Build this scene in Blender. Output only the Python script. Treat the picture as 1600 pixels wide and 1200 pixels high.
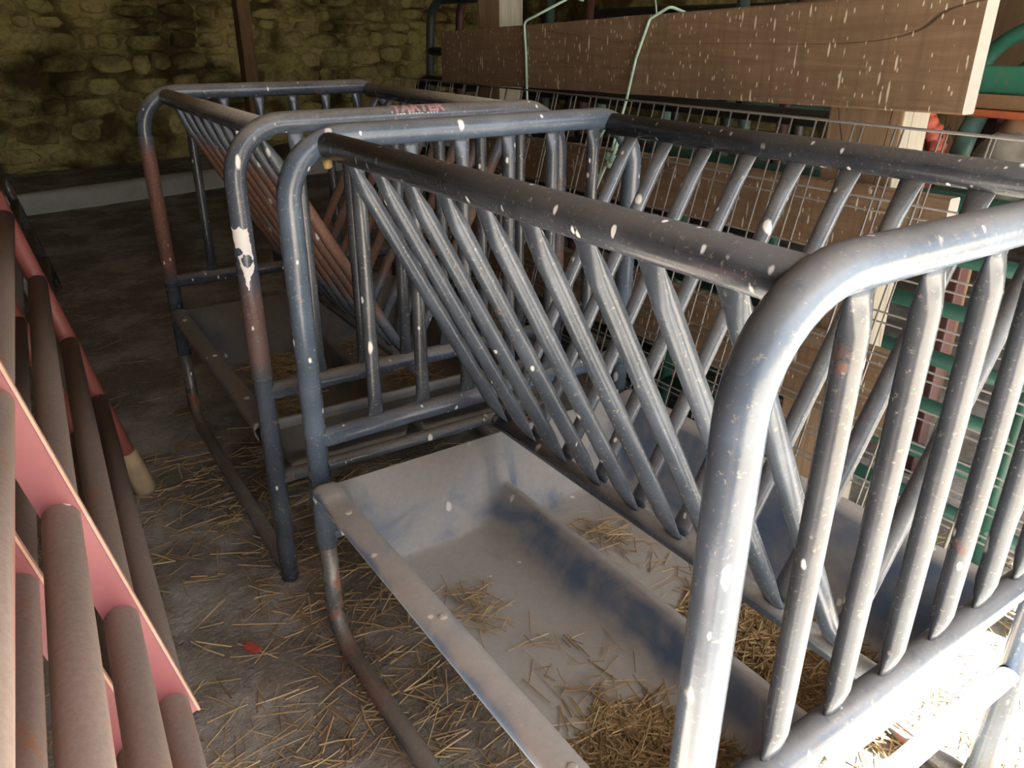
import bpy, bmesh, math, random
from mathutils import Vector, Matrix, noise
random.seed(7)
sc = bpy.context.scene
C = sc.collection
for o in list(bpy.data.objects):
    bpy.data.objects.remove(o, do_unlink=True)

# ------------------------------------------------------------------ camera
CAM = Vector((-0.5184, -0.3987, 1.4438)); YAW, PIT, ROL = 0.5990, 0.42395, 0.0037
fw = Vector((math.sin(YAW)*math.cos(PIT), math.cos(YAW)*math.cos(PIT), -math.sin(PIT)))
rt = Vector((math.cos(YAW), -math.sin(YAW), 0)); up = rt.cross(fw)
r2 = rt*math.cos(ROL) + up*math.sin(ROL); u2 = up*math.cos(ROL) - rt*math.sin(ROL)
cd = bpy.data.cameras.new('camera'); cam = bpy.data.objects.new('camera', cd); C.objects.link(cam)
M = Matrix((r2, u2, -fw)).transposed().to_4x4(); M.translation = CAM
cam.matrix_world = M
cd.sensor_width = 36; cd.lens = 1219.4/1600*36; cd.clip_start = 0.02; cd.clip_end = 300
sc.camera = cam

# ------------------------------------------------------------------ sky, sun, exposure
SUN = Vector((0.32, -1.0, 1.4)).normalized()
w = bpy.data.worlds.new('sky'); sc.world = w; w.use_nodes = True
wn = w.node_tree.nodes; wl = w.node_tree.links
sky = wn.new('ShaderNodeTexSky'); sky.sky_type = 'NISHITA'; sky.sun_disc = False
sky.sun_elevation = math.asin(SUN.z); sky.sun_rotation = math.atan2(SUN.x, SUN.y)
sky.air_density = 1.0; sky.dust_density = 3.5; sky.ozone_density = 1.0
hz = wn.new('ShaderNodeMix'); hz.data_type = 'RGBA'; hz.inputs['Factor'].default_value = .35      # bright hazy sky
wl.new(sky.outputs[0], hz.inputs[6]); hz.inputs[7].default_value = (1.9, 1.9, 1.85, 1)
wl.new(hz.outputs[2], wn['Background'].inputs[0]); wn['Background'].inputs[1].default_value = 0.42
sd = bpy.data.lights.new('sun', 'SUN'); sd.energy = 60.0; sd.angle = math.radians(0.6); sd.color = (1, .96, .90)
so = bpy.data.objects.new('sun', sd); C.objects.link(so)
so.rotation_euler = (-SUN).to_track_quat('-Z', 'Y').to_euler(); so.location = (3, -8, 9)
sc.view_settings.view_transform = 'Standard'; sc.view_settings.look = 'None'
sc.view_settings.gamma = 1; sc.view_settings.use_curve_mapping = False
sc.view_settings.exposure = 1.05

# ------------------------------------------------------------------ helpers
def link(name, me, mat=None, parent=None):
    o = bpy.data.objects.new(name, me); C.objects.link(o)
    if mat is not None and me is not None and not me.materials: me.materials.append(mat)
    if parent is not None: o.parent = parent
    return o
def mesh(name, vs, fs, smooth=False):
    me = bpy.data.meshes.new(name); me.from_pydata([tuple(v) for v in vs], [], fs); me.update()
    if smooth: me.polygons.foreach_set('use_smooth', [True]*len(me.polygons))
    return me
def thing(name, label, cat, loc=(0, 0, 0), rz=0, group=None):
    o = bpy.data.objects.new(name, None); C.objects.link(o); o.empty_display_size = .1
    o.location = loc; o.rotation_euler = (0, 0, rz); tag(o, label, cat, group); return o
def tag(o, label, cat, group=None, kind=None):
    o['label'] = label
    if cat: o['category'] = cat
    if group: o['group'] = group
    if kind: o['kind'] = kind
    return o
def fillet(pts, r, n=7):
    pts = [Vector(p) for p in pts]; out = [pts[0]]
    for i in range(1, len(pts)-1):
        a, b, c_ = pts[i-1], pts[i], pts[i+1]
        d1 = (a-b).normalized(); d2 = (c_-b).normalized(); ang = d1.angle(d2)
        t = r/math.tan(ang/2); p1 = b+d1*t; p2 = b+d2*t
        cen = b+(d1+d2).normalized()*(r/math.sin(ang/2))
        v1 = p1-cen; v2 = p2-cen; th = v1.angle(v2)
        for k in range(n+1):
            s = k/n
            out.append(cen+(v1*math.sin((1-s)*th)+v2*math.sin(s*th))/math.sin(th))
    out.append(pts[-1]); return out
def sweep(pts, rad, n=14, wide=None, cap=True):
    """rad: float, or list of (ra, rb) per station; wide: axis that ra follows"""
    pts = [Vector(p) for p in pts]; vs, fs = [], []
    T = [((pts[min(i+1, len(pts)-1)]-pts[max(i-1, 0)]).normalized()) for i in range(len(pts))]
    u = (wide.normalized() if wide else (Vector((0, 0, 1)) if abs(T[0].z) < .9 else Vector((1, 0, 0))))
    for i, p in enumerate(pts):
        u = (u-T[i]*u.dot(T[i])).normalized(); v = T[i].cross(u)
        ra, rb = (rad, rad) if not isinstance(rad, list) else rad[i]
        for k in range(n):
            a = 2*math.pi*k/n; vs.append(p+u*(ra*math.cos(a))+v*(rb*math.sin(a)))
    for i in range(len(pts)-1):
        for k in range(n):
            k2 = (k+1) % n
            fs.append((i*n+k, i*n+k2, (i+1)*n+k2, (i+1)*n+k))
    if cap:
        fs.append(tuple(reversed(range(n)))); b = (len(pts)-1)*n; fs.append(tuple(range(b, b+n)))
    return vs, fs
def tube(name, pts, r, mat, parent=None, n=14, wide=None):
    vs, fs = sweep(pts, r, n, wide); return link(name, mesh(name, vs, fs, True), mat, parent)
def flat_bar_mesh(name, p0, p1, r, wide, fl=.055, n=12, w0=1.3):
    p0, p1 = Vector(p0), Vector(p1); L_ = (p1-p0).length; ds = [0, .012, fl*.55, fl, L_*.5, L_-fl, L_-fl*.55, L_-.012, L_]
    k = [(w0, .38), (w0, .38), (1.16, .72), (1, 1), (1, 1), (1, 1), (1.16, .72), (w0, .38), (w0, .38)]
    pts = [p0+(p1-p0)*(d/L_) for d in ds]
    vs, fs = sweep(pts, [(a*r, b*r) for a, b in k], n, wide); return mesh(name, vs, fs, True)
def box_mesh(name, x0, x1, y0, y1, z0, z1, bev=0.004, jit=0):
    bm = bmesh.new(); bmesh.ops.create_cube(bm, size=1)
    for v in bm.verts:
        v.co = Vector((x0+(v.co.x+.5)*(x1-x0), y0+(v.co.y+.5)*(y1-y0), z0+(v.co.z+.5)*(z1-z0)))
        if jit: v.co += Vector((random.uniform(-jit, jit) for _ in range(3)))
    if bev: bmesh.ops.bevel(bm, geom=bm.edges[:], offset=bev, segments=2, affect='EDGES', profile=.6)
    me = bpy.data.meshes.new(name); bm.to_mesh(me); bm.free(); return me

# ------------------------------------------------------------------ materials
class N:
    def __init__(s, name, rough=.7, metal=0, spec=.5):
        s.m = bpy.data.materials.new(name); s.m.use_nodes = True; s.t = s.m.node_tree
        s.b = s.t.nodes['Principled BSDF']; s.b.inputs['Roughness'].default_value = rough
        s.b.inputs['Metallic'].default_value = metal; s.b.inputs['Specular IOR Level'].default_value = spec
        s.geo = s.t.nodes.new('ShaderNodeNewGeometry')
        s.pos = s.geo.outputs['Position']
    def lk(s, a, b): s.t.links.new(a, b)
    def val(s, x, sock):
        if isinstance(x, (int, float)): sock.default_value = x
        elif isinstance(x, tuple): sock.default_value = (*x, 1) if len(x) == 3 else x
        else: s.lk(x, sock)
    def mapping(s, scale, src=None, rot=(0, 0, 0)):
        n = s.t.nodes.new('ShaderNodeMapping'); s.lk(src or s.pos, n.inputs[0])
        n.inputs['Scale'].default_value = scale; n.inputs['Rotation'].default_value = rot; return n.outputs[0]
    def noise(s, scale, detail=4, rough=.55, src=None, dist=0):
        n = s.t.nodes.new('ShaderNodeTexNoise'); s.lk(src or s.pos, n.inputs['Vector'])
        n.inputs['Scale'].default_value = scale; n.inputs['Detail'].default_value = detail
        n.inputs['Roughness'].default_value = rough; n.inputs['Distortion'].default_value = dist; return n.outputs['Fac']
    def voro(s, scale, src=None, out='Distance', rand=1):
        n = s.t.nodes.new('ShaderNodeTexVoronoi'); s.lk(src or s.pos, n.inputs['Vector'])
        n.inputs['Scale'].default_value = scale; n.inputs['Randomness'].default_value = rand; return n.outputs[out]
    def ss(s, x, a, b):
        n = s.t.nodes.new('ShaderNodeMapRange'); n.interpolation_type = 'SMOOTHSTEP'
        s.lk(x, n.inputs['Value']); n.inputs['From Min'].default_value = a; n.inputs['From Max'].default_value = b
        if a > b:
            n.inputs['From Min'].default_value = b; n.inputs['From Max'].default_value = a
            n.inputs['To Min'].default_value = 1; n.inputs['To Max'].default_value = 0
        return n.outputs[0]
    def math(s, op, a, b=0.0):
        n = s.t.nodes.new('ShaderNodeMath'); n.operation = op; s.val(a, n.inputs[0]); s.val(b, n.inputs[1]); return n.outputs[0]
    def mix(s, f, a, b, mode='MIX'):
        n = s.t.nodes.new('ShaderNodeMix'); n.data_type = 'RGBA'; n.blend_type = mode
        s.val(f, n.inputs['Factor']); s.val(a, n.inputs[6]); s.val(b, n.inputs[7]); return n.outputs[2]
    def ramp(s, f, stops):
        n = s.t.nodes.new('ShaderNodeValToRGB'); s.lk(f, n.inputs[0]); e = n.color_ramp.elements
        while len(e) < len(stops): e.new(.5)
        for i, (p, c_) in enumerate(stops): e[i].position = p; e[i].color = (*c_, 1)
        return n.outputs[0]
    def sep(s, v):
        n = s.t.nodes.new('ShaderNodeSeparateXYZ'); s.lk(v, n.inputs[0]); return n.outputs
    def col(s, c_): s.val(c_, s.b.inputs['Base Color']); return s
    def rough(s, x): s.val(x, s.b.inputs['Roughness']); return s
    def bump(s, h, strength=.4, dist=.01):
        n = s.t.nodes.new('ShaderNodeBump'); s.lk(h, n.inputs['Height']); n.inputs['Strength'].default_value = strength
        n.inputs['Distance'].default_value = dist; s.lk(n.outputs[0], s.b.inputs['Normal']); return s

def droppings(m, base, scale=26, stretch=.35, thr=.16, amt=.45, white=(.78, .77, .74), src=None):
    v = m.mapping(stretch if isinstance(stretch, tuple) else (1, 1, stretch), src); d = m.voro(scale, v)
    wob = m.noise(scale*2.2, 3, .6, v)
    d2 = m.math('ADD', d, m.math('MULTIPLY', m.math('SUBTRACT', wob, .5), .22))
    keep = m.math('GREATER_THAN', m.sep(m.voro(scale, v, 'Color'))[0], 1-amt)
    f = m.math('MULTIPLY', m.ss(d2, thr, thr*.55), keep)
    return m.mix(f, base, white)

def steel(name, paint=(.05, .066, .092), dust=(.27, .245, .205), dust_hi=.75, rust=(), rust_amt=.08, drop=.3, dustlo=.1, red=(.17, .075, .05)):
    m = N(name, .3, spec=.6)
    nz = m.sep(m.geo.outputs['Normal'])[2]
    big = m.noise(7, 5, .6); fine = m.noise(95, 3, .6)
    c0 = m.mix(m.ss(big, .35, .7), paint, tuple(x*1.5+.01 for x in paint))
    ru = m.noise(11, 6, .7)
    rf = m.ss(ru, .70-rust_amt, .78-rust_amt)
    z = m.sep(m.pos)[2]
    for lo, hi, g in rust:
        band = m.math('MULTIPLY', m.ss(z, lo-.04, lo+.04), m.ss(z, hi+.04, hi-.04))
        rf = m.math('MAXIMUM', rf, m.math('MULTIPLY', m.math('MULTIPLY', band, g), m.ss(ru, .25, .5)))
    c1 = m.mix(rf, c0, m.mix(fine, tuple(x*.6 for x in red), tuple(x*1.5 for x in red)))
    du = m.math('MULTIPLY', m.ss(m.math('ADD', nz, m.math('MULTIPLY', m.math('SUBTRACT', big, .5), .7)), dustlo, dustlo+.75), m.ss(fine, .1, .55))
    du = m.math('MULTIPLY', du, dust_hi)
    c2 = m.mix(du, c1, dust)
    speck = m.math('MULTIPLY', m.ss(m.noise(120, 5, .75), .58, .68), .5)
    c3 = m.mix(speck, c2, (.42, .37, .29))
    c4 = droppings(m, droppings(m, c3, 20, .45, .19, min(.95, drop*1.25)), 44, .5, .2, drop*.9)
    m.col(c4); m.rough(m.math('ADD', .26, m.math('MULTIPLY', m.math('MAXIMUM', du, rf), .5)))
    return m.bump(fine, .12, .003).m

M_A = steel('feeder_steel', paint=(.055, .078, .112), dust=(.25, .24, .22), dust_hi=.6, dustlo=.3, rust_amt=.03)
M_Arail = steel('feeder_rail_steel', paint=(.032, .037, .048), dust=(.115, .105, .092), dust_hi=.7, rust_amt=.03, drop=.42)
M_Brail = steel('dusty_rail_steel', paint=(.05, .055, .065), dust=(.50, .46, .38), dustlo=-.1, dust_hi=.9, rust_amt=.05, drop=.2)
M_Abar = steel('feeder_bar_steel', paint=(.05, .066, .09), dust=(.29, .28, .25), dust_hi=.62, dustlo=.1, rust_amt=.05, drop=.12)
M_Aup = steel('feeder_upright_steel', paint=(.042, .051, .064), dust=(.24, .235, .22), dust_hi=.45, dustlo=.3, rust_amt=.055, drop=.14)
M_B = steel('weathered_feeder_steel', rust_amt=.08, rust=((.62, 1.08, .9),), drop=.25)
M_Bn = steel('weathered_feeder_end_steel', rust_amt=.10, rust=((.66, .88, .6),), drop=.3)
M_Bbar = steel('weathered_bar_steel', paint=(.08, .1, .13), rust=((.70, 1.10, .95),), rust_amt=.06, drop=.1, dust_hi=.35, red=(.17, .085, .055))
M_skid = steel('skid_steel', paint=(.06, .065, .07), dust=(.16, .14, .11), dust_hi=.7, rust_amt=.18, drop=.03)

def pan_mat(name, blue):
    m = N(name, .62); nz = m.sep(m.geo.outputs['Normal'])[2]
    big = m.noise(6.5, 4, .55, dist=.6); fine = m.noise(60, 4, .65)
    paint = m.mix(big, (.09, .15, .25), (.17, .245, .35)) if blue else m.mix(big, (.07, .08, .1), (.12, .13, .15))
    cover = m.math('ADD', m.math('MULTIPLY', m.math('ABSOLUTE', nz), .9), m.math('MULTIPLY', m.math('SUBTRACT', big, .5), 2.0))
    du = m.ss(cover, .0, .8)
    d = m.mix(fine, (.33, .325, .305), (.47, .46, .43)) if blue else m.mix(fine, (.15, .14, .125), (.22, .205, .18))
    c0 = m.mix(du, paint, d)
    c1 = m.mix(m.math('MULTIPLY', m.ss(m.noise(3.2, 5, .6), .6, .72), .35), c0, (.13, .11, .09))
    m.col(droppings(m, c1, 13, .6, .11, .35))
    return m.bump(fine, .15, .004).m
M_panA = pan_mat('dusty_blue_pan', True); M_panB = pan_mat('dusty_grey_pan', False)

def plain(name, col, rough=.7, var=.25, scale=30, metal=0):
    m = N(name, rough, metal); n = m.noise(scale, 4, .6)
    m.col(m.mix(n, tuple(x*(1-var) for x in col), tuple(min(1, x*(1+var)) for x in col))); return m.bump(n, .12, .004).m
M_white = plain('white_sticker', (.82, .82, .82), .5, .06)
M_pink = plain('faded_red_print', (.55, .30, .31), .6, .2, 120)
M_washer = plain('zinc_washer', (.62, .60, .55), .45, .1, 80, .4)
M_nest = plain('nest_clay', (.30, .21, .09), .9, .5, 150)
M_twine = plain('pale_green_twine', (.42, .62, .52), .7, .15, 200)
M_wire = plain('galvanised_wire', (.21, .20, .185), .5, .35, 40, .3)
M_scrap = plain('red_scrap', (.40, .08, .05), .6, .4, 80)
M_grain = plain('bare_end_grain', (.23, .22, .20), .8, .15, 60)

def wood(name, a, b, dark, axis='y', drop=0, wood_scale=1):
    m = N(name, .8)
    sc_ = {'y': (6, .7, 9), 'z': (9, 9, .6), 'x': (.7, 6, 9)}[axis]
    v = m.mapping(sc_); g = m.noise(3.5*wood_scale, 6, .65, v, 1.2)
    saw = m.noise(7, 3, .5, m.mapping({'y': (1, 9, .8), 'z': (8, 8, 1), 'x': (9, 1, .8)}[axis]))
    blot = m.noise(2.3, 4, .6)
    c0 = m.mix(m.ss(g, .3, .7), a, b)
    c0 = m.mix(m.math('MULTIPLY', m.ss(saw, .45, .7), .45), c0, dark)
    c1 = m.mix(m.math('MULTIPLY', m.ss(blot, .40, .66), .65), c0, dark)
    crk = m.ss(m.math('ABSOLUTE', m.math('SUBTRACT', m.noise(1.5, 2, .4, m.mapping({'y': (1, .25, 2.2), 'z': (2, 2, .3), 'x': (.25, 1, 2.2)}[axis])),   .5)), .0028, .0)
    c2 = m.mix(m.math('MULTIPLY', crk, .8), c1, (.04, .025, .015))
    if drop:
        for s_, st, t_, am in ((38, (0, 1, .14), .17, drop*.8), (60, (0, 1, .18), .21, drop), (95, (0, 1, .32), .24, drop)):
            c2 = droppings(m, c2, s_, st, t_, am, (.70, .64, .52))
    m.col(c2); return m.bump(m.math('ADD', g, m.math('MULTIPLY', crk, -1.0)), .3, .006).m
M_plank = wood('weathered_plank', (.20, .125, .072), (.27, .185, .115), (.155, .10, .062), 'y', .85)
M_post = wood('barn_post_wood', (.12, .075, .035), (.19, .12, .06), (.075, .045, .022), 'z')
M_fpost = wood('fence_post_wood', (.27, .18, .11), (.40, .29, .18), (.17, .11, .07), 'z')
M_fpost_lit = wood('lit_post_face', (.22, .205, .165), (.27, .255, .21), (.19, .17, .125), 'z')  # daylight on the posts' near faces, put into the wood colour

def redpipe():
    m = N('dusty_red_pipe', .62); nz = m.sep(m.geo.outputs['Normal'])[2]
    big = m.noise(5, 4, .6); fine = m.noise(130, 3, .7)
    paint = m.mix(big, (.20, .045, .04), (.33, .09, .06)); du = m.mix(fine, (.16, .125, .11), (.29, .235, .205))
    f = m.ss(m.math('ADD', nz, m.math('MULTIPLY', m.math('SUBTRACT', big, .5), .9)), -.55, .25)
    c0 = m.mix(f, paint, du); c0 = m.mix(m.math('MULTIPLY', m.ss(m.noise(14, 5, .7), .6, .7), .6), c0, (.32, .13, .05))
    m.col(droppings(m, c0, 18, .4, .1, .2)); return m.bump(fine, .15, .003).m
M_red = redpipe()
def redpaint():
    m = N('clean_red_paint', .45); n = m.noise(9, 4, .6)
    c0 = m.mix(n, (.17, .042, .05), (.26, .09, .10)); c0 = m.mix(m.ss(m.noise(22, 5, .7), .66, .74), c0, (.20, .10, .05))
    return m.col(c0).m
M_redp = redpaint()
M_redend = plain('red_brown_post_paint', (.22, .065, .055), .55, .35, 12)
M_lip = plain('worn_strap_edge', (.42, .26, .20), .6, .25, 60)
M_foot = plain('pale_worn_foot', (.36, .28, .17), .8, .55, 14)
M_gdark = plain('dark_green_gate', (.035, .055, .05), .5, .5, 12)
M_ggreen = plain('green_gate', (.018, .075, .058), .45, .45, 10)
M_gpale = plain('pale_green_gate', (.10, .20, .17), .5, .35, 10)
M_gred = plain('dark_red_gate', (.065, .024, .024), .55, .4, 12)
M_black = plain('black_gate', (.022, .02, .018), .5, .4, 12)
def impl_green():
    m = N('implement_green', .4); n = m.noise(8, 5, .6)
    c0 = m.mix(n, (.02, .11, .075), (.05, .22, .15)); return m.col(droppings(m, m.mix(m.ss(m.noise(20, 5, .7), .58, .68), c0, (.16, .12, .07)), 20, .5, .2, .4, (.7, .68, .5))).m
M_impl = impl_green()
M_orange = plain('rust_orange_lip', (.45, .12, .05), .6, .3, 20)
M_rustbar = plain('rusty_brown_bar', (.22, .13, .07), .7, .4, 14)
M_redcoil = plain('red_coil', (.50, .11, .07), .6, .3, 40)
M_cloth = plain('grey_rock', (.22, .21, .18), .9, .5, 30)

def dirt(name, is_yard):
    m = N(name, .92, spec=.2); a = m.noise(1.6, 5, .6); b = m.noise(9, 6, .65); f = m.noise(70, 4, .7)
    c0 = m.mix(m.ss(m.noise(2.6, 6, .65), .42, .60), (.165, .155, .138), (.42, .415, .40))
    c0 = m.mix(m.math('MULTIPLY', m.ss(b, .35, .75), .7), c0, (.22, .195, .165)); c0 = m.mix(m.math('MULTIPLY', m.ss(f, .35, .7), .4), c0, (.38, .345, .29))
    c0 = m.mix(m.math('MULTIPLY', m.ss(m.voro(55), .18, .05), .5), c0, (.34, .28, .18))
    c0 = m.mix(m.math('MULTIPLY', m.ss(m.voro(120), .22, .08), .55), c0, (.46, .41, .31))
    if is_yard: c0 = m.mix(.65, c0, (.42, .35, .26))  # yard ground gets an even tan mixed in
    m.col(c0); return m.bump(m.math('ADD', b, m.math('MULTIPLY', f, .4)), .8, .025).m
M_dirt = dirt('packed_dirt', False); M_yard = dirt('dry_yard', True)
def straw_mat(name, a, b, c_):
    m = N(name, .7); r = m.geo.outputs['Random Per Island']
    return m.col(m.ramp(r, [(0, a), (.5, b), (1, c_)])).m
M_straw = straw_mat('straw', (.20, .12, .055), (.38, .26, .12), (.56, .43, .22))
M_strawg = straw_mat('grey_straw', (.26, .22, .15), (.42, .36, .25), (.58, .52, .38))
def stone_mat():
    m = N('lime_stone', .95, spec=.15); n = m.noise(3.2, 5, .65); f = m.noise(24, 5, .7)
    oi = m.t.nodes.new('ShaderNodeObjectInfo')
    c0 = m.ramp(oi.outputs['Random'], [(0, (.22, .16, .065)), (.35, (.50, .42, .19)), (.7, (.62, .55, .26)), (1, (.33, .25, .12))])
    c1 = m.mix(m.ss(n, .4, .66), c0, (.58, .55, .23)); c1 = m.mix(m.math('MULTIPLY', m.ss(f, .48, .72), .6), c1, (.12, .09, .045))
    st = m.math('MULTIPLY', m.ss(m.noise(.75, 6, .62, m.mapping((1, 1, 1.5))), .46, .62), .85)
    m.col(m.mix(st, c1, (.05, .04, .022))); return m.bump(f, .6, .02).m
M_stone = stone_mat()
def mortar_mat():
    m = N('lime_mortar', .95, spec=.1); n = m.noise(1.3, 5, .6); f = m.noise(18, 5, .7)
    c0 = m.mix(m.ss(n, .4, .6), (.12, .095, .045), (.58, .52, .22)); c0 = m.mix(m.math('MULTIPLY', m.ss(f, .45, .7), .6), c0, (.14, .11, .05))
    st = m.math('MULTIPLY', m.ss(m.noise(.75, 6, .62, m.mapping((1, 1, 1.5))), .46, .62), .85)
    m.col(m.mix(st, c0, (.04, .032, .018))); return m.bump(f, .6, .02).m
M_mortar = mortar_mat()
M_conc = plain('worn_concrete', (.52, .54, .52), .9, .3, 6)
M_roof = plain('dark_roof_boards', (.14, .11, .085), .9, .3, 5)
M_wallin = plain('old_wall_render', (.20, .165, .10), .95, .4, 3)

# ------------------------------------------------------------------ the barn shell
def struct(o): o['kind'] = 'structure'; return o
def grid_floor(name, x0, x1, y0, y1, n, amp, mat):
    vs, fs = [], []
    for j in range(n+1):
        for i in range(n+1):
            x = x0+(x1-x0)*i/n; y = y0+(y1-y0)*j/n
            vs.append((x, y, (noise.noise(Vector((x*1.1, y*1.1, 0)))+.5*noise.noise(Vector((x*3.1, y*3.1, 4))))*amp-amp*1.2))
    for j in range(n):
        for i in range(n): a = j*(n+1)+i; fs.append((a, a+1, a+n+2, a+n+1))
    return struct(link(name, mesh(name, vs, fs, True), mat))
grid_floor('floor', -4, 7.0, -1.2, 12, 130, .006, M_dirt)
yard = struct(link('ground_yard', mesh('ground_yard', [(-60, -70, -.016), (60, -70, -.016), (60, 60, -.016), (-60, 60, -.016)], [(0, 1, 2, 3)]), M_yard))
ES, EY, EZ = .22, -1.62, 2.72          # eave
def slab(name, quad, th, mat):
    vs = [Vector(v) for v in quad]; vs += [v+Vector((0, 0, th)) for v in vs]
    return struct(link(name, mesh(name, vs, [(3, 2, 1, 0), (4, 5, 6, 7), (0, 1, 5, 4), (1, 2, 6, 5), (2, 3, 7, 6), (3, 0, 4, 7)]), mat))
slab('ceiling', [(-4.4, EY, EZ), (7.4, EY, EZ), (7.4, 12.5, EZ+.7), (-4.4, 12.5, EZ+.7)], .1, M_roof)
struct(link('wall_left', box_mesh('wall_left', -4.4, -4.0, -1.3, 12.4, -.02, 3.5, 0), M_wallin))
struct(link('wall_right', box_mesh('wall_right', 6.9, 7.3, -1.3, 12.4, -.02, 3.5, 0), M_mortar))

struct(link('light_block_left', box_mesh('light_block_left', -4.4, -.85, -1.6, -1.3, -.02, 2.70, 0), M_wallin))  # unseen, added to keep light off the left side and far wall
struct(link('light_block_right', box_mesh('light_block_right', 3.4, 7.3, -1.6, -1.3, -.02, 2.70, 0), M_wallin))  # unseen, added to narrow the opening and dim the far wall
# far stone wall, its own frame: u along the wall, n toward the room
WS = .25; wd = Vector((1, WS, 0)).normalized(); wnrm = Vector((wd.y, -wd.x, 0))
W0 = Vector((.3, 8.95, 0))
def wp(u, z, d): return W0+wd*u+Vector((0, 0, z))+wnrm*d
WTOP = 3.25
def plaster(u, z):
    return noise.noise(Vector((u*.55+3.1, z*.8, 1.7)))+.35*noise.noise(Vector((u*2.1, z*2.1, 5)))
def wall_mesh():
    vs, fs = [], []; nu, nz = 150, 56; u0, u1 = -5, 7.6
    for j in range(nz+1):
        for i in range(nu+1):
            u = u0+(u1-u0)*i/nu; z = -.05+(WTOP+.05)*j/nz
            p = plaster(u, z); d = -.06+.10*max(0, min(1, (p+.12-.07*(u+1))*2.6))+.018*noise.noise(Vector((u*7, z*7, 0)))
            vs.append(wp(u, z, d))
    for j in range(nz):
        for i in range(nu): a = j*(nu+1)+i; fs.append((a, a+1, a+nu+2, a+nu+1))
    b = len(vs)
    vs += [wp(u0, -.05, -.5), wp(u1, -.05, -.5), wp(u1, WTOP, -.5), wp(u0, WTOP, -.5)]
    fs.append((b, b+1, b+2, b+3)); top = nz*(nu+1); fs.append((top, top+nu, b+2, b+3)); fs.append((0, top, b+3, b)); fs.append((nu, b+1, b+2, top+nu))
    return mesh('wall_far', vs, fs, True)
wall_far = struct(link('wall_far', wall_mesh(), M_mortar))
def stone_geo(u, z, w_, h_, frame, depth):
    n = random.choice((7, 8, 9)); vs, fs = [], []; a0 = random.random()*6
    ring = []
    for k in range(n):
        a = 2*math.pi*k/n+random.uniform(-.2, .2)
        ca, sa = math.cos(a), math.sin(a); s = (abs(ca)**4+abs(sa)**4)**(-1/4)*random.uniform(.82, 1.04)
        ring.append((ca*s*w_/2, sa*s*h_/2))
    for sc_, d in ((1, -.06), (.97, depth*.55), (.80, depth), ):
        for x, y in ring: vs.append(frame(u+x*sc_, z+y*sc_, d+random.uniform(-.008, .008)))
    vs.append(frame(u, z, depth*1.1+.005))
    for r in range(2):
        for k in range(n): fs.append((r*n+k, r*n+(k+1) % n, (r+1)*n+(k+1) % n, (r+1)*n+k))
    for k in range(n): fs.append((2*n+k, 2*n+(k+1) % n, 3*n))
    return vs, fs
stones = []
z = .02
while z < WTOP-.06:
    h_ = random.uniform(.12, .27); u = -3.0+random.random()*.2
    while u < 7.2:
        w_ = random.uniform(.17, .50)*(1.1 if h_ > .18 else 1)
        stones.append((u+w_/2, z+h_/2+.03*noise.noise(Vector((u*.8, z, 9)))+random.uniform(-.015, .015), w_-.025, h_-.02, random.uniform(.012, .075)))
        u += w_
    z += h_
vis = [s for s in stones if .1 < s[1] < 2.0 and s[0] > -1.2]
vis.sort(key=lambda s: -s[2]*s[3]/(3+s[0])); vis_set = set(map(id, vis[:290]))
jv, jf = [], []
for s in stones:
    vs, fs = stone_geo(*s[:4], wp, s[4])
    if id(s) in vis_set: link('stone', mesh('stone', vs, fs, True), M_stone, wall_far)
    else:
        b = len(jv); jv += vs; jf += [tuple(i+b for i in f) for f in fs]
ro = link('rubble_stones', mesh('rubble_stones', jv, jf, True), M_stone, wall_far); ro['kind'] = 'stuff'
# low concrete kerb with packed earth behind it
def kerb():
    vs, fs = [], []; prof = [(0, -.03), (.01, .12), (.03, .155), (.12, .165), (.16, .155)]; n = 70
    for i in range(n+1):
        u = -5+12.6*i/n
        for k, (d, zz) in enumerate(prof):
            j = .02*noise.noise(Vector((u*2.3, k*.7, 3)))
            p = wp(u, zz+j*(k > 0), 1.34-d+j); vs.append(p)
    m = len(prof)
    for i in range(n):
        for k in range(m-1): a = i*m+k; fs.append((a, a+m, a+m+1, a+1))
    return mesh('trim_1', vs, fs, True)
struct(link('trim_1', kerb(), M_conc))
def ledge():
    vs, fs = [], []; n = 80; mrow = 10
    for i in range(n+1):
        u = -5+12.6*i/n
        for k in range(mrow+1):
            d = 1.20-1.25*k/mrow; vs.append(wp(u, .145+.02*noise.noise(Vector((u*2, d*2, 1))), d))
    for i in range(n):
        for k in range(mrow): a = i*(mrow+1)+k; fs.append((a, a+mrow+1, a+mrow+2, a+1))
    return mesh('floor_ledge', vs, fs, True)
struct(link('floor_ledge', ledge(), M_dirt))

# ------------------------------------------------------------------ hay feeders
W, L = .92, 1.158; HT = 1.25; R = .025; HR = 1.236; RIN = .088; HC = .59; HV = .552
YK = [L-.0957-.1193*k for k in range(9)]
XB = [.1523+.1268*k for k in range(6)]
CORN = .125
hoopN = fillet([(0, 0, 0), (0, 0, HT), (W, 0, HT), (W, 0, 0)], CORN, 9)
hoopF = fillet([(0, L, .30), (0, L, HT), (W, L, HT), (W, L, .30)], CORN, 9)
me_hn = mesh('end_hoop', *sweep(hoopN, R, 20), True); me_hf = mesh('end_hoop', *sweep(hoopF, R, 20), True)
me_rail = mesh('top_rail', *sweep([(0, .02, 0), (0, L*.5, 0), (0, L-.02, 0)], R*1.04, 20), True)
me_sl = flat_bar_mesh('slanted_bar', (RIN+.004, 0, HR-.018), (W/2-.008, 0, HV+.004), .0162, Vector((0, 1, 0)), .075, 14, 1.35)
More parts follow.
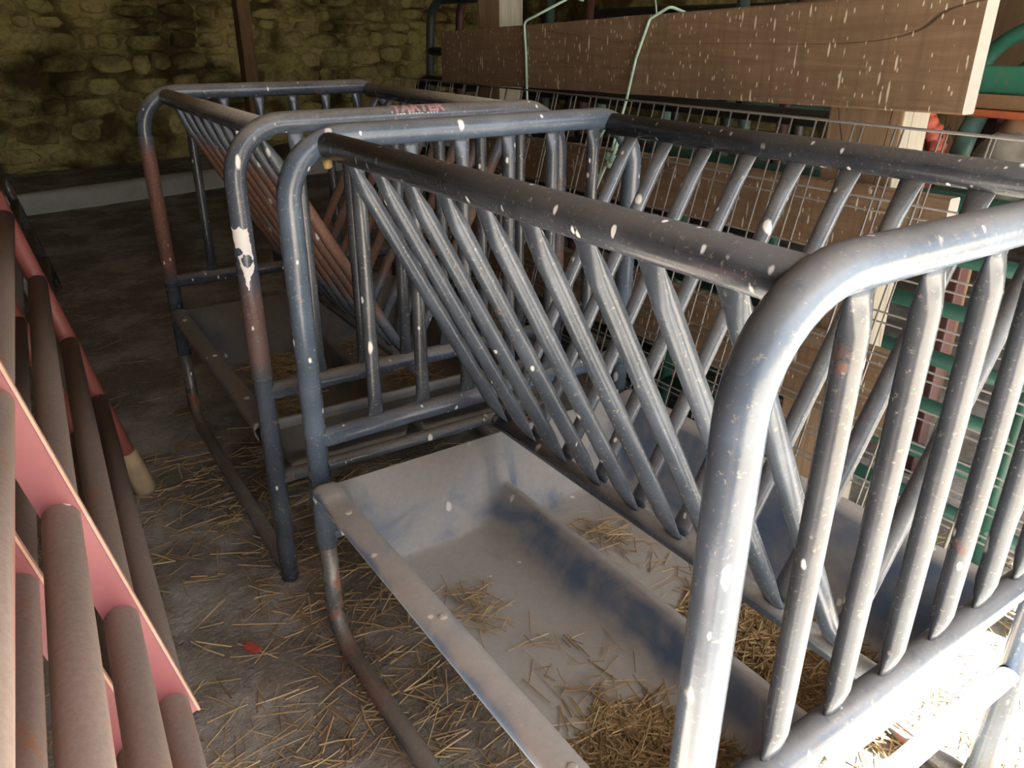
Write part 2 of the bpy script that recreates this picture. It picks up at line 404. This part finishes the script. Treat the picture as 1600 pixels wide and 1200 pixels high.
me_sr = flat_bar_mesh('slanted_bar', (W-RIN-.004, 0, HR-.018), (W/2+.008, 0, HV+.004), .0162, Vector((0, 1, 0)), .075, 14, 1.35)
me_up = flat_bar_mesh('upright_bar', (0, 0, HT-.02), (0, 0, HC+.018), .0160, Vector((1, 0, 0)), .05, 14, 1.25)
me_cb = mesh('cross_bar', *sweep([(.012, 0, 0), (W/2, 0, 0), (W-.012, 0, 0)], .0235, 18), True)
me_lb = mesh('lower_brace', *sweep([(.012, 0, 0), (W/2, 0, 0), (W-.012, 0, 0)], .019, 16), True)
me_v = mesh('cradle_pipe', *sweep([(W/2, .035, HV-.016), (W/2, L/2, HV-.016), (W/2, L-.06, HV-.016)], .020, 16), True)
me_sk = mesh('skid', *sweep(fillet([(0, .03, .022), (0, L, .022), (0, L, .37)], .11, 8), .0215, 16), True)
FZ = .258
half = [(-.026, .452), (-.034, .470), (-.033, .484), (-.024, .491), (.0, .4935), (.019, .490), (.026, .478), (.058, .36), (.078, .285), (.10, .264), (.14, FZ), (.385, FZ), (.408, .266), (.424, .30), (.440, .352), (.450, .369)]
prof = half+[(.46, .373)]+[(W-x, zz) for x, zz in reversed(half)]
def pan_mesh():
    vs, fs = [], []; m = len(prof)
    rows = []
    def row(y, zf=lambda zz: zz): rows.append([(x, y, zf(zz)) for x, zz in prof])
    top = .488
    inn = lambda x: .02 < x < W-.02
    def end(y_top, y_bot, sgn):
        a = [(x, y_top, top if inn(x) else zz) for x, zz in prof]
        e1 = [(x, y_top+sgn*.009, (top-.004) if inn(x) else zz) for x, zz in prof]
        e2 = [(x, y_top+sgn*.011, (top-.03) if inn(x) else zz-.012) for x, zz in prof]
        return e2, e1, a
    e2, e1, a = end(.042, .10, -1); rows += [e2, e1, a]
    for y in (.085, .099, .13): row(y, (lambda zz: zz+.006) if y < .09 else (lambda zz: zz))
    for k in range(1, 6): row(.13+(1.02-.13)*k/6)
    for y in (1.02, 1.05, 1.064): row(y, (lambda zz: zz+.006) if y > 1.06 else (lambda zz: zz))
    e2, e1, a = end(1.114, 1.06, 1); rows += [a, e1, e2]
    for r in rows: vs += r
    for j in range(len(rows)-1):
        for i in range(m-1): b = j*m+i; fs.append((b, b+1, b+m+1, b+m))
    return mesh('feed_pan', vs, fs, True)
me_pan = pan_mesh()
me_wash = mesh('washer', *sweep([(0, 0, 0), (0, 0, .003), (0, 0, .0045)], [(.008, .008), (.008, .008), (.005, .005)], 12), False)

def make_feeder(loc, rz, label, mh, mr, mbl, mbr, mpan, mend):
    t = thing('hay_feeder', label, 'feeder', loc, rz, 'cradle hay feeders')
    def part(name, me, mat, l=(0, 0, 0)):
        if me.materials and me.materials[0] != mat: me = me.copy(); me.materials.clear()
        o = link(name, me, mat, t); o.location = l; return o
    hn = part('end_hoop', me_hn, mend); hf = part('end_hoop', me_hf, mh)
    part('top_rail', me_rail, mr, (RIN, 0, HR)); part('top_rail', me_rail, mr, (W-RIN, 0, HR))
    msl = me_sl.copy(); msl.materials.clear(); msl.materials.append(mbl); msr = me_sr.copy(); msr.materials.clear(); msr.materials.append(mbr)
    for y in YK:
        o = link('slanted_bar', msl, None, t); o.location = (0, y, 0)
        o = link('slanted_bar', msr, None, t); o.location = (0, y, 0)
    mu = me_up.copy(); mu.materials.clear(); mu.materials.append(M_Aup)
    for yy in (0, L):
        for x in XB: o = link('upright_bar', mu, None, t); o.location = (x, yy, 0)
    for yy in (0, L): part('cross_bar', me_cb, mend, (0, yy, HC))
    for yy in (0, L): part('lower_brace', me_lb, mend, (0, yy, .331))
    part('cradle_pipe', me_v, mbr)
    for x in (0, W): part('skid', me_sk, M_skid, (x, 0, 0))
    p = part('feed_pan', me_pan, mpan)
    if not any(m.type == 'SOLIDIFY' for m in p.modifiers):
        s = p.modifiers.new('sheet', 'SOLIDIFY'); s.thickness = .003; s.offset = -1
    for x, y in ((-.006, .978), (.0, .576), (-.003, .20), (W+.004, .978), (W, .576), (W, .2)):
        o = link('washer', me_wash, M_washer, p); o.location = (x, y, .4925)
    return t, hn
fA, hoopA = make_feeder((0, 0, 0), 0, 'nearest blue-grey steel hay feeder with a wide blue dusty pan, bright at its near end', M_A, M_Arail, M_Abar, M_Abar, M_panA, M_A)
fB, hoopB = make_feeder((-.0135, 1.478, 0), -.0247, 'farther steel hay feeder with rusty red bars and a torn white sticker on its leg', M_B, M_Brail, M_Bbar, M_Bbar, M_panB, M_Bn)

# stickers and print on the hoops
def text_mesh(s, size, body_w):
    cu = bpy.data.curves.new('lettering', 'FONT'); cu.body = s; cu.size = size; cu.align_x = 'CENTER'; cu.offset = size*.045
    o = bpy.data.objects.new('lettering', cu); C.objects.link(o)
    dg = bpy.context.evaluated_depsgraph_get(); me = bpy.data.meshes.new_from_object(o.evaluated_get(dg))
    bpy.data.objects.remove(o, do_unlink=True)
    bm = bmesh.new(); bm.from_mesh(me)
    for cy in [size*.1*k for k in range(-2, 10)]:
        g = bm.verts[:]+bm.edges[:]+bm.faces[:]; bmesh.ops.bisect_plane(bm, geom=g, plane_co=(0, cy, 0), plane_no=(0, 1, 0))
    xs = [v.co.x for v in bm.verts]; k = body_w/(max(xs)-min(xs))
    for v in bm.verts: v.co.x *= k
    bm.to_mesh(me); bm.free(); return me
def wrap_on_hoop(me, xc, a0, r):
    for v in me.vertices:
        a = a0+v.co.y/r; x = xc+v.co.x
        v.co = (x, -math.cos(a)*r, HT+math.sin(a)*r)
    me.update(); return me
rw = R+.0008
t1 = link('print', wrap_on_hoop(text_mesh('TARTER', .036, .148), .468, .46, rw), M_pink, hoopB); t1['label'] = 'faded red capital letters'
for i_ in range(14):
    x0 = .405+i_*.0085
    if i_ in (3, 9): continue
    vs = []
    for a in (.24, .33):
        for x in (x0, x0+random.uniform(.004, .007)): vs.append((x, -math.cos(a)*rw, HT+math.sin(a)*rw))
    link('print_mark', mesh('print_mark', vs, [(0, 1, 3, 2)]), M_white, hoopB)
def patch(name, fn, mask, nu, nv, mat, parent, label):
    vs, fs, idx = [], [], {}
    for j in range(nv+1):
        for i in range(nu+1): idx[i, j] = len(vs); vs.append(fn(i/nu, j/nv))
    for j in range(nv):
        for i in range(nu):
            if mask((i+.5)/nu, (j+.5)/nv): fs.append((idx[i, j], idx[i+1, j], idx[i+1, j+1], idx[i, j+1]))
    me = mesh(name, vs, fs, True); o = link(name, me, mat, parent); o['label'] = label; return o
def leg_fn(z0, z1, a0, a1, r):
    def f(s, t):
        a = a0+(a1-a0)*s; return (math.cos(a)*r, math.sin(a)*r, z0+(z1-z0)*t)
    return f
def torn(s, t):
    tab = [(0, .50, .56), (.12, .46, .62), (.22, .42, .72), (.32, .38, .98), (.45, .30, 1.0), (.6, .20, .96), (.75, .10, .92), (1, .04, .86)]
    for (t0, l0, r0), (t1, l1, r1) in zip(tab, tab[1:]):
        if t0 <= t <= t1: k = (t-t0)/(t1-t0); lf = l0+(l1-l0)*k; rg = r0+(r1-r0)*k
    w_ = .07*noise.noise(Vector((t*14, 1.3, 0))); lf += w_; rg += .06*noise.noise(Vector((t*17, 7.3, 0)))
    wob = .35*noise.noise(Vector((s*7, t*14, 3)))
    h1 = ((s-.30)/.19)**2+((t-.60)/.06)**2 < 1+wob; h2 = ((s-.64)/.26)**2+((t-.46)/.10)**2 < 1+wob*1.5
    return lf < s < rg and not h1 and not h2 and t < .985-.05*abs(math.sin(s*6.5))
patch('torn_sticker', leg_fn(.872, 1.03, math.radians(190), math.radians(298), R+.0008), torn, 40, 80, M_white, hoopB, 'torn white sticker')
def hoop_fn(x0, x1, a0, a1):
    def f(s, t):
        a = a0+(a1-a0)*t; return (x0+(x1-x0)*s, -math.cos(a)*rw, HT+math.sin(a)*rw)
    return f
patch('faded_sticker', hoop_fn(.425, .56, .05, .95), lambda s, t: True, 6, 8, M_white, hoopA, 'white sticker with faded red capital letters')
t2 = link('print', wrap_on_hoop(text_mesh('TARTER', .030, .12), .497, .42, rw+.0008), M_pink, hoopA)

# small clay nest under the far corner of the near feeder
def blob(name, c_, r, mat, seed, sub=2, sq=(1, 1, 1)):
    bm = bmesh.new(); bmesh.ops.create_icosphere(bm, subdivisions=sub, radius=1)
    for v in bm.verts:
        k = 1+.3*noise.noise(v.co*1.7+Vector((seed, 0, 0)))
        v.co = Vector((c_[0]+v.co.x*r*k*sq[0], c_[1]+v.co.y*r*k*sq[1], c_[2]+v.co.z*r*k*sq[2]))
    me = bpy.data.meshes.new(name); bm.to_mesh(me); bm.free()
    me.polygons.foreach_set('use_smooth', [True]*len(me.polygons)); return link(name, me, mat)
tag(blob('insect_nest', (.072, 1.118, 1.205), .011, M_nest, 3), 'tiny tan clay nest stuck under the far left corner of the near feeder', 'nest')

# ------------------------------------------------------------------ red gates on the left
def gate_left(label, E0, shift, rails, end_top, tplates, length, r=.0255, plate_mat=None, end_mat=None, rail_mat=None, foot=True):
    e = Vector((-.206, .037, .978)).normalized(); d = Vector((.067, .998, -.021)).normalized(); nn = d.cross(e).normalized()
    E0 = Vector(E0)+shift
    g = thing('pipe_gate', label, 'gate', E0, 0, 'pipe gates leaning at the left')
    P = lambda s, t, o=0: e*s-d*t+nn*o
    tube('end_post', [P(.10 if foot else 0, 0), P(.6, 0), P(end_top, 0)], r*.98, end_mat or M_redend, g, 16)
    if foot: tube('foot', [P(0.0, 0), P(.02, 0), P(.17, 0)], [(.024, .024), (.036, .036), (.032, .032)], M_foot, g, 14)
    tube('end_post', [P(0, length), P(.6, length), P(end_top, length)], r*.98, end_mat or M_redend, g, 16)
    me = mesh('rail', *sweep([-d*.012, -d*length*.33, -d*length*.66, -d*(length-.012)], r, 18), True)
    me.materials.append(rail_mat or M_red)
    for s in rails: o = link('rail', me, None, g); o.location = P(s, 0)
    for tp in tplates:
        vs = []; lo, hi, hw, th = rails[0]-.035, rails[-1]+.035, .031, .0025
        for tt in (tp-th, tp+th):
            for s, o in ((lo, -.022), (lo, hw), (hi, hw), (hi, -.022)): vs.append(P(s, tt, o))
        link('strap', mesh('strap', vs, [(3, 2, 1, 0), (4, 5, 6, 7), (0, 1, 5, 4), (1, 2, 6, 5), (2, 3, 7, 6), (3, 0, 4, 7)]), plate_mat or M_redp, g)
        lv = [P(s, tt, o) for tt in (tp-.007, tp+.005) for s, o in ((lo, hw-.002), (lo, hw+.002), (hi, hw+.002), (hi, hw-.002))]
        link('strap_lip', mesh('strap_lip', lv, [(3, 2, 1, 0), (4, 5, 6, 7), (0, 1, 5, 4), (1, 2, 6, 5), (2, 3, 7, 6), (3, 0, 4, 7)]), M_lip, g)
    return g
E0 = Vector((-.2617, 2.190, .0))
gate_left('dusty red pipe gate at the left edge, nearest the feeders, with pink straps', E0, Vector((0, 0, 0)), [.377, .582, .786, .982, 1.195], 1.22, (1.47,), 2.62)
gate_left('second dusty red pipe gate, just behind the one nearest the feeders', E0, Vector((-.098, -.06, 0)), [.30, .485, .69, .895, 1.10], 1.13, (1.40,), 2.56, foot=False)
gate_left('grey-brown pipe gate behind the red ones at left, reaching farther back', (-.2235, 4.95, .0), Vector((0, 0, 0)), [.19, .365, .54, .715], .74, (1.6,), 2.55, r=.026, end_mat=M_skid, rail_mat=M_skid, plate_mat=M_skid, foot=False)

# ------------------------------------------------------------------ board fence on the right
PX = 1.25
fence = thing('board_fence', 'brown board fence with dropping-streaked planks behind the wire mesh', 'fence', (PX, 1.6, 0))
def plank(y0, y1, zb0, zt0, zb1, zt1, x0, th, mat, endmat):
    """near end y0 (heights zb0..zt0), far end y1"""
    vs, fs = [], []; n = 24
    for i in range(n+1):
        y = y0+(y1-y0)*i/n; s = i/n; j = lambda k: .003*noise.noise(Vector((y*6, k, 0)))
        zb = zb0+(zb1-zb0)*s+j(1); zt = zt0+(zt1-zt0)*s+j(5)
        ch = .004
        for x, zz in ((x0, zb+ch), (x0, zt-ch), (x0+ch, zt), (x0+th-ch, zt), (x0+th, zt-ch), (x0+th, zb+ch), (x0+th-ch, zb), (x0+ch, zb)):
            vs.append((x-PX, y-1.6, zz))
    for i in range(n):
        for k in range(8): fs.append((i*8+k, i*8+(k+1) % 8, (i+1)*8+(k+1) % 8, (i+1)*8+k))
    fs.append(tuple(reversed(range(8)))); fs.append(tuple(range(n*8, n*8+8)))
    me = mesh('plank', vs, fs); me.materials.append(mat); me.materials.append(endmat); me.polygons[len(fs)-2].material_index = 1
    return link('plank', me, None, fence)
plank(.505, 2.73, 1.286, 1.53, 1.245, 1.442, PX, .048, M_plank, M_grain)
plank(.49, 2.6, .94, 1.112, .92, 1.07, PX+.005, .042, M_plank, M_grain)
plank(.49, 2.6, .50, .72, .48, .69, PX+.005, .042, M_plank, M_grain)
def fpost(y0, y1, zt, mat, x0=PX+.05, wx=.11):
    me = box_mesh('post', x0-PX, x0-PX+wx, y0-1.6, y1-1.6, -.01, zt, .005); me.materials.append(mat); me.materials.append(M_fpost_lit)
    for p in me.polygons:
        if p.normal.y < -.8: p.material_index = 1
    return link('post', me, None, fence)
fpost(.66, .86, 1.34, M_fpost); fpost(2.36, 2.52, 2.86, M_fpost)

# wire mesh panels
def wire_panel(label, x_top, y0, y1, dy, zt, zb, lean, r, zs, g='wire mesh panels'):
    p = thing('wire_panel', label, 'wire panel', (x_top, y0, 0), 0, None)
    H = zt-zb; bot = Vector((-lean, 0, zb)); top = Vector((0, 0, zt))
    mv = mesh('upright_wire', *sweep([bot, (bot+top)/2, top], r, 6), True); mv.materials.append(M_wire)
    n = int((y1-y0)/dy)
    for k in range(n+1): o = link('upright_wire', mv, None, p); o.location = (0, k*dy, 0)
    mh = mesh('cross_wire', *sweep([(0, 0, 0), (0, (y1-y0)/2, 0), (0, y1-y0, 0)], r, 6), True); mh.materials.append(M_wire)
    for zz in zs:
        o = link('cross_wire', mh, None, p); f = (zz-zb)/H; o.location = (-lean*(1-f)-r*1.7, 0, zz)
    return p
zsA = [1.252, 1.10, .97, .87, .78, .70, .63, .57, .51, .45, .40]
wire_panel('grey welded wire panel tied against the planks, the one nearer the feeders', 1.222, -.10, 3.15, .104, 1.256, .34, .245, .0026, zsA)
wire_panel('grey welded wire panel sandwiched between the front panel and the planks', 1.240, .02, 2.95, .100, 1.250, .36, .225, .0024, [1.2515]+[zz-.03 for zz in zsA[1:]])

# twine
def twine(label, pts, r=.0035, knots=(), tails=()):
    t = thing('baling_twine', label, 'twine', (0, 0, 0))
    vs, fs = sweep(fillet(pts, .02, 6), r, 8); link('strand', mesh('strand', vs, fs, True), M_twine, t)
    for c_ in knots:
        b = blob('knot', c_, .016, M_twine, c_[1], 2, (.8, 1, 1)); b.parent = t
    for tl in tails: tube('frayed_end', tl, [(.001+.006*math.sin(math.pi*min(.93, i/(len(tl)-1))), .002) for i in range(len(tl))], M_twine, t, 6, Vector((0, 1, 0)))
    return t
fx = PX-.006
twine('pale green twine hanging straight down the top plank below a small knot', [(1.34, 1.80, 1.60), (fx, 2.115, 1.476), (fx, 2.10, 1.36), (fx, 2.09, 1.20)], .0042, [(1.316, 1.885, 1.553)])
twine('pale green twine looped over the top plank and frayed above the near feeder', [(1.31, 1.36, 1.486), (1.255, 1.40, 1.512), (fx, 1.47, 1.48), (fx-.004, 1.515, 1.37), (fx-.01, 1.54, 1.25), (1.19, 1.55, 1.09), (1.17, 1.62, .92), (1.16, 1.66, .80)], .0042,
      [(1.188, 1.552, 1.082), (1.187, 1.545, 1.06), (1.186, 1.53, 1.075)], [[(1.188, 1.552, 1.075), (1.17, 1.51, 1.10), (1.172, 1.50, 1.13), (1.18, 1.505, 1.16)], [(1.188, 1.552, 1.082), (1.18, 1.535, 1.10), (1.18, 1.525, 1.125)], [(1.19, 1.60, 1.00), (1.18, 1.63, 1.09), (1.185, 1.60, 1.14), (1.19, 1.575, 1.17)]])
twine('short pale green twine slanting to the plank top beside the dark gate', [(1.6, 1.85, 1.62), (1.44, 1.66, 1.545), (1.30, 1.50, 1.49)], .0025)

# ------------------------------------------------------------------ gates and implement behind the fence
def yard_gate(label, x, y0, y1, z0, z1, nr, verts, r, mat, lean=.05, rmat=None):
    g = thing('pipe_gate', label, 'gate', (x, y0, 0), 0, None); Ln = y1-y0
    P = lambda y, zz: (lean*(zz-z0), y, zz)
    fr = fillet([P(0, z0), P(0, z1), P(Ln, z1), P(Ln, z0), P(.0, z0)], .14, 6)[:-1]
    tube('frame', [P(.0, z0+.02)]+fillet([P(0, z0+.01), P(0, z1), P(Ln, z1), P(Ln, z0), P(.03, z0)], .13, 6), r, mat, g, 12)
    me = mesh('rail', *sweep([(0, 0, 0), (0, Ln/2, 0), (0, Ln, 0)], r*.9, 12), True); me.materials.append(rmat or mat)
    for k in range(1, nr+1):
        zz = z0+(z1-z0)*k/(nr+1); o = link('rail', me, None, g); o.location = P(0, zz)
    for y in verts: tube('stiffener', [P(y, z0), P(y, (z0+z1)/2), P(y, z1)], r*.95, mat, g, 10)
    return g
yard_gate('dark green rounded pipe gate standing behind the board fence, its corner above the plank', 1.72, 1.0, 3.80, .06, 1.60, 5, (.6, 1.7), .024, M_gdark)
yard_gate('dark red pipe gate behind the board fence, next to the dark green one', 1.80, 1.02, 3.62, .05, 1.64, 4, (.4, 1.5), .022, M_gred)
yard_gate('lower black pipe gate behind the fence whose rounded corner shows left of the plank', 1.64, .9, 3.80, .05, 1.20, 5, (1.5,), .026, M_black)
yard_gate('green pipe gate of horizontal rails behind the near half of the fence', 1.58, -.15, 1.9, .05, 1.04, 6, (.5, 1.35, 1.75), .024, M_ggreen, .03)
yard_gate('pale green pipe gate behind the green one, with upright stiffeners', 1.96, 1.08, 3.4, .05, 1.22, 4, (.64, 1.07, 1.5), .026, M_gpale)
yard_gate('tall black gate farthest behind the fence, its rail above the top plank', 2.30, 1.72, 3.12, .05, 1.53, 2, (.7,), .028, M_black)

imp = thing('farm_implement', 'green and rusty farm implement to the right of the top plank end', 'implement', (1.9, .4, 0))
def ip(name, x0, x1, y0, y1, z0, z1, mat, bev=.006): return link(name, box_mesh(name, x0-1.9, x1-1.9, y0-.4, y1-.4, z0, z1, bev), mat, imp)
ip('channel_beam', 1.98, 2.05, -.5, .92, 1.285, 1.36, M_impl); ip('rusty_bar', 1.96, 2.03, -.5, .92, 1.245, 1.285, M_rustbar); ip('lip_bar', 1.95, 2.03, -.5, .92, 1.222, 1.243, M_orange)
ip('deck_board', 1.82, 2.02, -.4, .95, .955, 1.01, M_impl); ip('red_bar', 1.80, 1.82, -.4, .95, .925, .955, M_orange)
ip('frame_leg', 2.04, 2.10, .80, .86, -.01, 1.285, M_gred); ip('frame_leg', 2.04, 2.10, -.4, -.34, -.01, 1.285, M_gred)
ip('back_panel', 2.5, 2.54, -.4, 1.2, .9, 2.0, M_post); ip('back_leg', 2.5, 2.56, 1.0, 1.06, -.01, .92, M_post); ip('back_leg', 2.5, 2.56, -.3, -.24, -.01, .92, M_post)
ip('cross_member', 2.03, 2.52, .72, .78, 1.15, 1.21, M_gred); ip('cross_member', 2.03, 2.52, -.3, -.24, 1.15, 1.21, M_gred)
for yy, zz, rr in ((.74, 1.31, .23), (.70, 1.28, .16)):
    pts = [(2.16-1.9+.04*(yy > .45), yy-.4+math.cos(a)*rr, zz+math.sin(a)*rr*.72) for a in [math.pi*k/16-.35*0 for k in range(17)]]
    tube('hoop_pipe', pts, .024, M_impl, imp, 12)
for yy, mt, rr in ((.86, M_gpale, .03), (.74, M_rustbar, .036), (.60, M_impl, .032)):
    tube('roller', [(2.0-1.9, yy-.4-.02, 1.225), (2.0-1.9, yy-.4, 1.16), (2.0-1.9, yy-.4+.01, 1.10)], rr, mt, imp, 14)
# red ribbed coil hose
pts = [(1.93-1.9+.008*math.sin(k*1.9), .99-.4-.085*math.sin(k*.05), 1.215-.13*(1-math.cos(k*.05))) for k in range(0, 50)]
tube('ribbed_hose', pts, [((.030 if k % 4 < 2 else .022),)*2 for k in range(50)], M_redcoil, imp, 12)
tag(blob('rock', (1.885, .67, 1.105), .10, M_cloth, 5, 3, (.62, 1, .9)), 'grey lichened stone lying on the green implement deck', 'rock')

# barn post near the far wall
pb = struct(link('trim_2', box_mesh('trim_2', 1.33, 1.43, 5.80, 5.92, -.01, 3.3, .012, .004), M_post))

# ------------------------------------------------------------------ straw and litter
def straws(name, placer, n, mat, label, parent=None, rr=(.0008, .0020), ln=(.04, .17)):
    vs, fs = [], []
    for _ in range(n):
        r_ = placer()
        if r_ is None: continue
        x, y, zz = r_; a = random.uniform(0, math.pi); l_ = random.uniform(*ln)*random.uniform(.5, 1); r = random.uniform(*rr)
        tilt = random.gauss(0, .06); d = Vector((math.cos(a), math.sin(a), tilt)); s = Vector((-math.sin(a), math.cos(a), 0))*r; up_ = Vector((0, 0, r*1.3))
        p = Vector((x, y, zz+r)); bend = Vector((random.gauss(0, .022), random.gauss(0, .022), 0))*l_
        st = [p-d*l_/2, p+bend, p+d*l_/2]
        if min(q.z for q in st) < zz: 
            k = zz+r*.5-min(q.z for q in st); st = [q+Vector((0, 0, k)) for q in st]
        b = len(vs)
        for q in st: vs += [q-s, q+s, q+up_]
        for k in (0, 3):
            for i in range(3): j = (i+1) % 3; fs.append((b+k+i, b+k+j, b+k+3+j, b+k+3+i))
        fs.append((b+2, b+1, b)); fs.append((b+6, b+7, b+8))
    o = link(name, mesh(name, vs, fs), mat, parent); tag(o, label, None, None, 'stuff'); return o
def fl(x, y): return (noise.noise(Vector((x*1.1, y*1.1, 0)))+.5*noise.noise(Vector((x*3.1, y*3.1, 4))))*.006-.0072
def on_floor():
    x = random.uniform(-.75, 1.25); y = random.uniform(-.2, 5.2)
    den = .5+.9*noise.noise(Vector((x*1.7, y*1.7, 2)))+(.5 if x > -.12 else 0)-.24*max(0, y-1.2)
    if y > 2.5: den = .10
    if random.random() > den: return None
    return (x, y, fl(x, y)+random.random()**3*.012)
straws('floor_straw', on_floor, 12500, M_straw, 'loose golden straw scattered over the dirt floor')['category'] = 'straw'
def yard_spot():
    return (random.uniform(.7, 2.0), random.uniform(-.6, .6), -.002)
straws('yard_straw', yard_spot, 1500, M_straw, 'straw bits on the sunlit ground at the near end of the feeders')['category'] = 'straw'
def pan_spot(piles):
    def f():
        cx, cy, sx, sy, h = random.choices(piles, [p[4] for p in piles])[0][:5]
        x = random.gauss(cx, sx); y = random.gauss(cy, sy)
        if not (.13 < x < .39 or .53 < x < .79) or not .10 < y < 1.04: return None
        k = math.exp(-((x-cx)/sx)**2/2-((y-cy)/sy)**2/2); return (x, y, FZ+.003+random.random()*.03*k)
    return f
pA = [(.25, .235, .065, .08, 10), (.62, .33, .055, .10, 10), (.70, .25, .06, .10, 9), (.20, .80, .026, .05, .35), (.27, .56, .05, .07, .25), (.62, .86, .04, .04, .4), (.66, .6, .07, .2, .15)]
s = straws('pan_straw', pan_spot(pA), 6000, M_straw, 'golden straw heaped in the blue pan of the nearest feeder', None, (.0008, .0016), (.04, .14)); s['category'] = 'straw'
pB = [(.2, .55, .06, .3, 4), (.66, .6, .06, .3, 4), (.3, .9, .06, .1, 2)]
s = straws('pan_straw', pan_spot(pB), 1500, M_straw, 'straw litter lying in the grey pan of the farther feeder', None, (.0008, .0016), (.02, .10)); s['category'] = 'straw'
s.location = (-.0135, 1.478, 0); s.rotation_euler = (0, 0, -.0247)
sc_ = link('plastic_scrap', box_mesh('plastic_scrap', -.012, .012, -.022, .022, 0, .012, .003, .004), M_scrap); sc_.location = (-.195, 1.25, 0); sc_.rotation_euler = (0, 0, .5)
tag(sc_, 'small crushed red scrap on the dirt floor left of the near feeder', 'litter')
